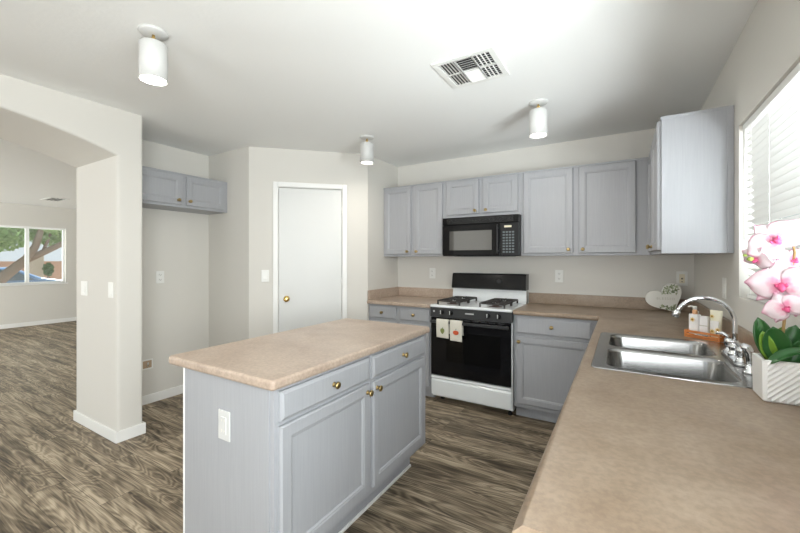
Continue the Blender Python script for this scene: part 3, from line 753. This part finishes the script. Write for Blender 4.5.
part('pale_leaf_print', leafprint(sp3, .011), 'sage2', ht)
tc = bpy.data.curves.new('lettering', 'FONT'); tc.body = 'BLESSED'; tc.size = .026; tc.extrude = .0004; tc.align_x = 'CENTER'; tc.space_character = 1.35
tmp = bpy.data.objects.new('t', tc); tme = bpy.data.meshes.new_from_object(tmp); bpy.data.objects.remove(tmp)
tme.materials.clear(); tme.materials.append(M['faint']); to = bpy.data.objects.new('lettering', tme); COL.objects.link(to); to.parent = ht
to.location = (.0, -.0008, .098); to.rotation_euler = (PI/2, 0, 0)

# ------------------------------------------------------------------ potted orchid
px0, px1, py0, py1, pz = .359, .462, 1.513, 1.612, 1.038
oc = thing('potted_orchid', 'pink and white orchid in a white ribbed pot at the right edge of the counter', 'plant', ((px0+px1)/2, (py0+py1)/2, .9142))
def O(name, mb, mats, par=None, label=None): return part(name, mb, mats, par or oc, True, label)
mb = MB()
def sq(g): return [(px0-g, py0-g), (px1+g*.1, py0-g), (px1+g*.1, py1+g), (px0-g, py1+g)]
L_ = [(sq(-.004), .9143), (sq(0), .918), (sq(.002), pz-.002), (sq(0), pz), (sq(-.006), pz), (sq(-.008), pz-.02), (sq(-.01), pz-.026)]
ring(mb, L_, False, True); mb.faces([(x, y, .9143) for x, y in sq(-.004)], [(3, 2, 1, 0)])
def clipseg(x_lo, x_hi, z_lo, z_hi, c):   # diagonal rib z = x + c inside rectangle
    a = max(x_lo, z_lo-c); b = min(x_hi, z_hi-c)
    return (a, b) if b-a > .004 else None
c = (pz+.914)/2-(px0+px1)/2-.14
k_ = 0
while c < 1.0:
    s = clipseg(px0+.010, px1-.003, .920, pz-.006, c)
    if s:
        a_, b_ = s; w = .0062
        mb.faces([(a_, py0-.0015, a_+c-w), (b_, py0-.0015, b_+c-w), (b_, py0-.0015, b_+c+w), (a_, py0-.0015, a_+c+w), (a_, py0-.0062, a_+c), (b_, py0-.0062, b_+c)],
                 [(0, 1, 5, 4), (4, 5, 2, 3), (0, 4, 3), (1, 2, 5)])
    c += .0165
O('pot', mb, 'pot')
O('moss', MB().box(px0+.008, px1-.008, py0+.008, py1-.008, pz-.022, pz-.012, .003), 'moss')
def leafmesh(base, tip, width, bend, up=(0, 0, 1), n=10, m=4, mi=0, thick=.0018, face=None):
    base, tip = Vector(base), Vector(tip); ax = tip-base; d = ax.normalized()
    side = d.cross(Vector(face) if face else Vector(up)).normalized(); nrm = side.cross(d).normalized()
    vs = []; fs = []
    for k in range(n+1):
        u = k/n; w = width*.5*(math.sin(PI*min(1, u*.93+.07))**.6)*(1 if u < 1 else .2)
        for j in range(-m, m+1):
            v = j/m; p = base+ax*u+side*w*v+nrm*(bend*math.sin(PI*u)-.18*width*(1-v*v)*math.sin(PI*u))
            vs.append(p)
    q = 2*m+1
    for k in range(n):
        for j in range(q-1): a_ = k*q+j; fs.append((a_, a_+1, a_+q+1, a_+q))
    N0 = len(vs); vs += [v+nrm*thick for v in vs]; fs += [tuple(i+N0 for i in f[::-1]) for f in fs]
    bd = [k*q for k in range(n+1)]+[n*q+j for j in range(1, q)]+[k*q+q-1 for k in range(n-1, -1, -1)]+[j for j in range(q-2, 0, -1)]
    for i in range(len(bd)): a_, b_ = bd[i], bd[(i+1) % len(bd)]; fs.append((a_, b_, b_+N0, a_+N0))
    mb = MB().faces(vs, fs, mi, True); bmesh.ops.recalc_face_normals(mb.bm, faces=list(mb.bm.faces)); return mb
camd = (-.26, -.95, .15)
cx, cyy, cz = .410, 1.565, pz-.016
O('leaf', leafmesh((cx-.012, cyy+.01, cz), (.362, 1.575, 1.158), .052, .008, face=camd), 'leaf')
O('leaf', leafmesh((cx-.015, cyy-.002, cz), (.366, 1.545, 1.120), .038, .008, face=camd), 'leaf2', label='lighter yellow-green leaf')
O('leaf', leafmesh((cx, cyy-.01, cz), (.386, 1.530, 1.138), .066, .004, face=camd), 'leaf')
O('leaf', leafmesh((.372, 1.516, cz+.008), (.452, 1.50, 1.082), .040, .012, face=(-.2, -.5, 1)), 'leaf')
O('leaf', leafmesh((cx+.010, cyy, cz), (.446, 1.57, 1.142), .056, .004, face=camd), 'leaf')
O('leaf', leafmesh((cx+.012, cyy-.01, cz), (.476, 1.535, 1.115), .05, .004, face=camd), 'leaf')
O('leaf', leafmesh((cx+.004, cyy+.008, cz), (.425, 1.60, 1.130), .05, .004, face=camd), 'leaf2', label='lighter yellow-green leaf at the back')
stem_pts = [(cx+.004, cyy, cz), (.416, 1.567, 1.10), (.424, 1.575, 1.18), (.440, 1.59, 1.28), (.452, 1.60, 1.36), (.445, 1.61, 1.42), (.415, 1.615, 1.445), (.385, 1.61, 1.43), (.362, 1.60, 1.39), (.350, 1.60, 1.36)]
O('stem', MB().tube(stem_pts, [.004]*3+[.003]*4+[.0022]*3, 8), 'stem')
def flower(center, facing, size, roll, seed):
    rn = random.Random(seed)
    f = Vector(facing).normalized(); r0 = f.to_track_quat('Z', 'Y').to_matrix() @ Matrix.Rotation(roll, 3, 'Z')
    t = bmesh.new(); lay = t.verts.layers.float.new('edge')
    # (angle, length, width)
    for ang, ln, wd, zo in ((90, 1.0, .75, 0), (-38, 1.0, .66, -.02), (218, 1.0, .66, -.02), (8, 1.08, 1.22, .05), (172, 1.08, 1.22, .05)):
        an = math.radians(ang); ca, sa = math.cos(an), math.sin(an); n, m = 9, 5; grid = []
        ph = rn.uniform(0, 6)
        for k in range(n+1):
            u = k/n; w = wd*.5*(math.sin(PI*(.04+.94*u**.8))**.7)
            row = []
            for j in range(-m, m+1):
                v = j/m
                x = u*ln*(1-.10*v*v); y = w*v
                z = zo+.16*math.sin(u*2.2)*(.5-v*v*.4)+.05*math.sin(5*u+4*v+ph)*u - .10*u*u
                p = Vector((x*ca-y*sa, x*sa+y*ca, z))*size
                vv = t.verts.new(r0 @ p + Vector(center)); vv[lay] = max(u**1.6, abs(v)**2.5*min(1, u*2.2))*.98; row.append(vv)
            grid.append(row)
        for k in range(n):
            for j in range(2*m): t.faces.new((grid[k][j], grid[k][j+1], grid[k+1][j+1], grid[k+1][j]))
    for fc in t.faces: fc.smooth = True
    me = bpy.data.meshes.new('flower')
    t.transform(Matrix.Translation(-Vector(oc.location))); t.to_mesh(me); t.free(); me.materials.append(M['petal'])
    o = bpy.data.objects.new('flower', me); COL.objects.link(o); o.parent = oc
    sm = o.modifiers.new('thickness', 'SOLIDIFY'); sm.thickness = .0012
    # lip
    mb = MB(); c0 = Vector(center)
    def T(p): return c0 + r0 @ (Vector(p)*size)
    mb.tube([T((0, 0, .02)), T((0, -.06, .14)), T((0, -.16, .22)), T((0, -.28, .20))], [.10*size, .13*size, .12*size, .03*size], 10)
    mb.tube([T((-.02, -.04, .06)), T((-.14, -.02, .18)), T((-.16, .06, .26))], [.05*size, .07*size, .02*size], 8)
    mb.tube([T((.02, -.04, .06)), T((.14, -.02, .18)), T((.16, .06, .26))], [.05*size, .07*size, .02*size], 8)
    part('lip', mb, 'magenta', o, True, label='deep pink centre of the flower')
flower((.405, 1.585, 1.398), (-.30, -.9, .12), .072, .75, 1)
flower((.366, 1.600, 1.340), (-.7, -.6, -.3), .044, -.5, 2)
flower((.416, 1.575, 1.262), (-.30, -.9, -.1), .078, .10, 3)
flower((.448, 1.60, 1.335), (.1, -.9, .2), .046, .6, 4)
flower((.422, 1.565, 1.192), (-.15, -.95, .0), .052, .5, 5)
flower((.452, 1.580, 1.205), (.0, -.95, .1), .040, .8, 6)
for p, r_ in (((.350, 1.598, 1.340), .0075), ((.444, 1.565, 1.205), .008), ((.452, 1.57, 1.185), .007), ((.338, 1.60, 1.352), .005)):
    O('bud', MB().lathe([(0, -1.3*r_), (.7*r_, -.8*r_), (r_, 0), (.7*r_, .8*r_), (0, 1.3*r_)], p, 'X', 12, cap=False), 'bud')

# ------------------------------------------------------------------ switches, sockets
def plate(name, label, cat, loc, rz, w=.072, h=.116, kind='outlet', group=None, m='plastic'):
    r = thing(name, label, cat, loc, rz, group)
    part('cover_plate', MB().box(-w/2, w/2, -.006, -.0002, -h/2, h/2, .002), m, r)
    if kind == 'outlet':
        for s in (-1, 1):
            q = part('receptacle', MB().prism(rrect(-.016, .016, s*.0235-.0135, s*.0235+.0135, .008, 4), 'Y', -.0085, -.0055), m, r)
            part('slot', MB().box(-.008, -.0055, -.0092, -.0083, s*.0235-.004, s*.0235+.006).box(.0055, .008, -.0092, -.0083, s*.0235-.004, s*.0235+.006).box(-.002, .002, -.0092, -.0083, s*.0235-.010, s*.0235-.006), 'slot', q)
    elif kind == 'decora':
        q = part('receptacle', MB().box(-.0165, .0165, -.009, -.0055, -.034, .034, .001), m, r)
        mb = MB()
        for s in (-1, 1): mb.box(-.008, -.0065, -.0095, -.0088, s*.02-.004, s*.02+.005).box(.0065, .008, -.0095, -.0088, s*.02-.004, s*.02+.005)
        part('slot', mb, 'ivory', q)
    elif kind == 'switch':
        part('rocker', MB().prism([(-.0055, -.033), (-.0115, -.031), (-.008, 0), (-.0065, .033), (-.0055, .033)], 'X', -.0165, .0165), m, r)
    elif kind == 'toggle':
        part('toggle', MB().prism([(-.0055, -.012), (-.017, .004), (-.017, .010), (-.0055, .012)], 'X', -.005, .005), m, r)
    return r
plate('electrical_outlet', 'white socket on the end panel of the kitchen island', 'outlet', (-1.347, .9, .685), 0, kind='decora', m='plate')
plate('electrical_outlet', 'white wall socket on the back wall left of the stove', 'outlet', (-1.842, YB, 1.184), 0)
plate('electrical_outlet', 'white wall socket on the back wall right of the stove', 'outlet', (-.516, YB, 1.182), 0)
r = thing('electrical_outlet', 'white square plate with an ivory socket above the heart sign', 'outlet', (.412, YB, 1.183))
part('cover_plate', MB().box(-.037, .037, -.006, -.0002, -.058, .058, .002), 'plastic', r)
part('receptacle', MB().box(-.018, .018, -.009, -.0055, -.036, .036, .001), 'ivory', r, label='ivory receptacle insert')
part('slot', MB().box(-.006, .006, -.0098, -.0088, -.006, .006).box(-.004, .004, -.0098, -.0088, -.028, -.021), 'slot', r)
plate('light_switch', 'white rocker switch on the right wall between corner and window', 'switch', (XR, 2.728, 1.178), -PI/2, kind='switch')
plate('electrical_outlet', 'white wall socket halfway up the alcove wall', 'outlet', (-3.786, 1.854, 1.170), PI/2)
plate('light_switch', 'white wall switch on the arch jamb nearer the living room', 'switch', (-3.733, YJ, 1.106), 0, w=.116, kind='switch')
plate('light_switch', 'white wall switch on the arch jamb nearer the kitchen', 'switch', (-3.262, YJ, 1.112), 0, w=.075, kind='switch')
v = P0 + (P1-P0).normalized()*.151
plate('light_switch', 'white wall switch left of the pantry door', 'switch', (v.x, v.y, 1.177), DA, kind='switch')
r = thing('water_valve_box', 'small recessed water valve box low on the alcove wall', 'valve box', (-3.786, 1.742, .366), PI/2)
part('cover_plate', MB().box(-.05, .05, -.005, -.0002, -.046, .046, .001), 'plastic', r)
part('recess', MB().box(-.037, .037, -.0065, -.0045, -.034, .034), 'lamptan', r)
part('valve', MB().tube([(0, -.006, -.02), (0, -.018, -.005), (0, -.018, .02)], .007, 8), 'chrome', r)

# ------------------------------------------------------------------ ceiling things
def lamp(x, y, label, tilt):
    r = thing('ceiling_light', label, 'ceiling light', (x, y, H), 0, 'white cylinder ceiling spotlights')
    rr = .0595
    part('canopy', MB().lathe([(.062, 0), (.064, -.004), (.058, -.012), (.02, -.016), (0, -.016)], (0, 0, -.0003), 'Z', 28), 'lampwhite', r)
    part('stem', MB().tube([(0, 0, -.014), (0, 0, -.062)], .007, 10).lathe([(.010, -.03), (.013, -.036), (.010, -.042)], (0, 0, 0), 'Z', 12), 'gold', r)
    part('shade', MB().lathe([(0.0, -.058), (rr-.006, -.058), (rr, -.064), (rr, -.235), (rr-.003, -.235), (rr-.003, -.070), (0, -.066)], (0, 0, 0), 'Z', 36, cap=False), 'lampwhite', r)
    part('bulb', MB().lathe([(0, -.231), (.035, -.230), (.0545, -.223), (.050, -.20), (.025, -.14), (.02, -.08), (0, -.08)], (0, 0, 0), 'Z', 28, cap=False), 'glow', r, label='glowing reflector bulb')
    l = bpy.data.lights.new('lamp_light', 'AREA'); l.shape = 'DISK'; l.size = .10; l.energy = 3.4; l.color = (1, .94, .85)
    o = bpy.data.objects.new('lamp_light', l); COL.objects.link(o); o.parent = r; o.location = (0, 0, -.2325)
    return r
lamp(-1.948, .925, 'white cylinder spotlight on the ceiling nearest the arch', 0)
lamp(-1.973, 2.707, 'white cylinder spotlight on the ceiling near the pantry door', 0)
lamp(-.508, 2.726, 'white cylinder spotlight on the ceiling above the stove side, right of the vent', 0)
def vent(name, label, x0, x1, y0, y1, fancy):
    r = thing(name, label, 'vent', ((x0+x1)/2, (y0+y1)/2, H))
    z = H; f = .028
    mb = MB()
    mb.box(x0, x1, y0, y0+f, z-.008, z-.0002, .002); mb.box(x0, x1, y1-f, y1, z-.008, z-.0002, .002)
    mb.box(x0, x0+f, y0+f, y1-f, z-.008, z-.0002, .002); mb.box(x1-f, x1, y0+f, y1-f, z-.008, z-.0002, .002)
    part('frame', mb, 'plastic', r, True)
    part('duct_opening', MB().box(x0+.02, x1-.02, y0+.02, y1-.02, z-.0015, z-.0003), 'dark', r, True)
    mb = MB(); X0, X1, Y0, Y1 = x0+f, x1-f, y0+f, y1-f
    cols = 3 if fancy else 1; rows = 2 if fancy else 1
    for i in range(cols):
        for j in range(rows):
            a, b = X0+(X1-X0)*i/cols+.004, X0+(X1-X0)*(i+1)/cols-.004
            c, d = Y0+(Y1-Y0)*j/rows+.004, Y0+(Y1-Y0)*(j+1)/rows-.004
            mb.box(a-.006, a, c-.006, d+.006, z-.0075, z-.001); mb.box(b, b+.006, c-.006, d+.006, z-.0075, z-.001)
            mb.box(a-.006, b+.006, c-.006, c, z-.0075, z-.001); mb.box(a-.006, b+.006, d, d+.006, z-.0075, z-.001)
            along_y = (i == 0) if fancy else False; fl_ = -1 if (fancy and i == 0) else 1
            w = .0075 if fancy else .02; ns_ = (5 if i == 0 else 6) if fancy else 4
            for k in range(ns_):
                tt = (k+.5)/ns_
                if along_y:
                    xx = a+(b-a)*(k+.5)/ns_; mb.faces([(xx-w*.85, c, z-.003), (xx-w*.85, d, z-.003), (xx+w*.85, d, z-.009), (xx+w*.85, c, z-.009), (xx-w*.85, c, z-.0018), (xx-w*.85, d, z-.0018), (xx+w*.85, d, z-.0078), (xx+w*.85, c, z-.0078)], [(0, 1, 2, 3), (7, 6, 5, 4), (0, 4, 5, 1), (3, 2, 6, 7)])
                else:
                    yy = c+(d-c)*tt; g = (-1 if (i == 1 and j == 1) else 1)
                    mb.faces([(a, yy-w*g, z-.009), (b, yy-w*g, z-.009), (b, yy+w*.4*g, z-.002), (a, yy+w*.4*g, z-.002), (a, yy-w*g, z-.0078), (b, yy-w*g, z-.0078), (b, yy+w*.4*g, z-.0008), (a, yy+w*.4*g, z-.0008)], [(0, 1, 2, 3), (7, 6, 5, 4), (0, 4, 5, 1), (3, 2, 6, 7)])
            if fancy and i == 2:
                for k in range(1, 4):
                    xx = a+(b-a)*k/4; mb.box(xx-.002, xx+.002, c, d, z-.0085, z-.001)
    part('louver', mb, 'plastic', r, True)
vent('ceiling_vent', 'white square air vent in the kitchen ceiling', -.93, -.575, 1.88, 2.225, True)
vent('ceiling_vent', 'dark slotted air vent in the living room ceiling beyond the arch', -9.15, -8.65, 2.43, 2.70, False)

# ------------------------------------------------------------------ outside
struct('ground', MB().box(-60, 12, -14, 30, -.45, -.35), 'ground')
gw = thing('garden_wall', 'pinkish stucco wall far across the street', 'wall', (-26, 7, -.35))
part('wall_panel', MB().box(-26.2, -26, -4, 24, -.35, 1.25), 'stucco', gw, True)
part('pillar', MB().box(-25.98, -25.6, 6.4, 6.95, -.35, 1.75, .02), 'stucco2', gw, True)
# car
ca_ = thing('car', 'blue sedan parked outside the living room window', 'car', (-18, 3.3, -.35))
def C_(n, mb, m, p=None): return part(n, mb, m, p or ca_, True)
prof = [(1.2, -.12), (1.2, .36), (1.45, .52), (2.0, .58), (2.6, 1.06), (3.9, 1.08), (4.6, .72), (5.25, .60), (5.45, .36), (5.45, -.12)]
C_('car_body', MB().prism(prof, 'X', -18.85, -17.15, .06, seg=3), 'carblue')
C_('side_window', MB().prism([(2.2, .62), (2.66, 1.0), (3.85, 1.02), (4.4, .66)], 'X', -17.14, -17.10), 'carglass')
for y in (1.85, 4.55):
    for x in (-18.8, -17.32):
        w = C_('wheel', MB().lathe([(.31, 0), (.33, .04), (.33, .18), (.31, .22)], (x, y, -.02), 'X', 20), 'tyre')
        C_('wheel_rim', MB().lathe([(.2, -.005), (.2, .225)], (x, y, -.02), 'X', 16), 'hub', w)
# tree
tr_ = thing('tree', 'leafy tree with a leaning forked trunk outside the living room window', 'tree', (-14, 2.2, -.35))
mb = MB()
mb.tube([(-14, 2.1, -.35), (-14, 2.55, .3), (-14, 3.0, .88), (-14, 3.45, 1.36), (-14, 3.62, 1.7), (-14, 3.72, 2.1), (-13.9, 4.0, 3.0)], [.16, .15, .13, .11, .085, .07, .05], 10)
mb.tube([(-14, 3.4, 1.3), (-14, 3.8, 1.55), (-14, 4.2, 1.80), (-14, 4.6, 1.95), (-13.9, 5.2, 2.4)], [.09, .085, .075, .06, .04], 10)
mb.tube([(-14, 3.75, 1.5), (-14.1, 3.95, 2.0), (-14.2, 4.1, 2.5)], [.04, .035, .02], 8)
part('trunk', mb, 'bark', tr_, True)
def foliage(blobs, nleaf, size, seed):
    rn = random.Random(seed); mb = MB(); vs = []; fs = []
    for (c, rad, k) in blobs:
        for i in range(k):
            d = Vector((rn.gauss(0, 1), rn.gauss(0, 1), rn.gauss(0, 1))).normalized()*(rn.random()**.4)
            p = Vector(c)+Vector((d.x*rad[0], d.y*rad[1], d.z*rad[2]))
            a_ = Vector((rn.gauss(0, 1), rn.gauss(0, 1), rn.gauss(0, 1))).normalized(); b_ = a_.orthogonal().normalized(); s_ = size*rn.uniform(.6, 1.3)
            n0 = len(vs); vs += [p-a_*s_, p+b_*s_*.5, p+a_*s_, p-b_*s_*.5]; fs.append((n0, n0+1, n0+2, n0+3))
    return mb.faces(vs, fs)
part('foliage', foliage([((-14.3, 2.95, 2.1), (.5, .75, .55), 2600), ((-14.4, 4.25, 2.15), (.5, .85, .45), 2400), ((-14.5, 3.5, 2.9), (1.3, 1.6, .7), 1500), ((-13.9, 2.2, 2.1), (.6, .6, .7), 900), ((-13.8, 4.1, 2.3), (.3, .5, .25), 300)], 0, .06, 2), 'foliage', tr_, True)
bs = thing('bush', 'round green bush by the stucco wall across the street', 'bush', (-25, 7.2, -.35))
part('foliage', foliage([((-25, 6.95, .85), (.26, .20, .34), 600)], 0, .07, 5), 'foliage2', bs, True)
part('bush_stem', MB().tube([(-25, 6.95, -.35), (-25, 6.95, .8)], .05, 8), 'bark', bs, True)
# side yard fence seen through the kitchen blinds
fn = thing('block_fence', 'tan garden fence outside the kitchen window', 'fence', (3.6, 2, -.35))
part('fence_panel', MB().box(3.6, 3.75, -6, 9, -.35, 1.35), 'lamptan', fn, True)
part('cap', MB().box(3.57, 3.78, -6, 9, 1.35, 1.40, .01), 'stucco2', fn, True)
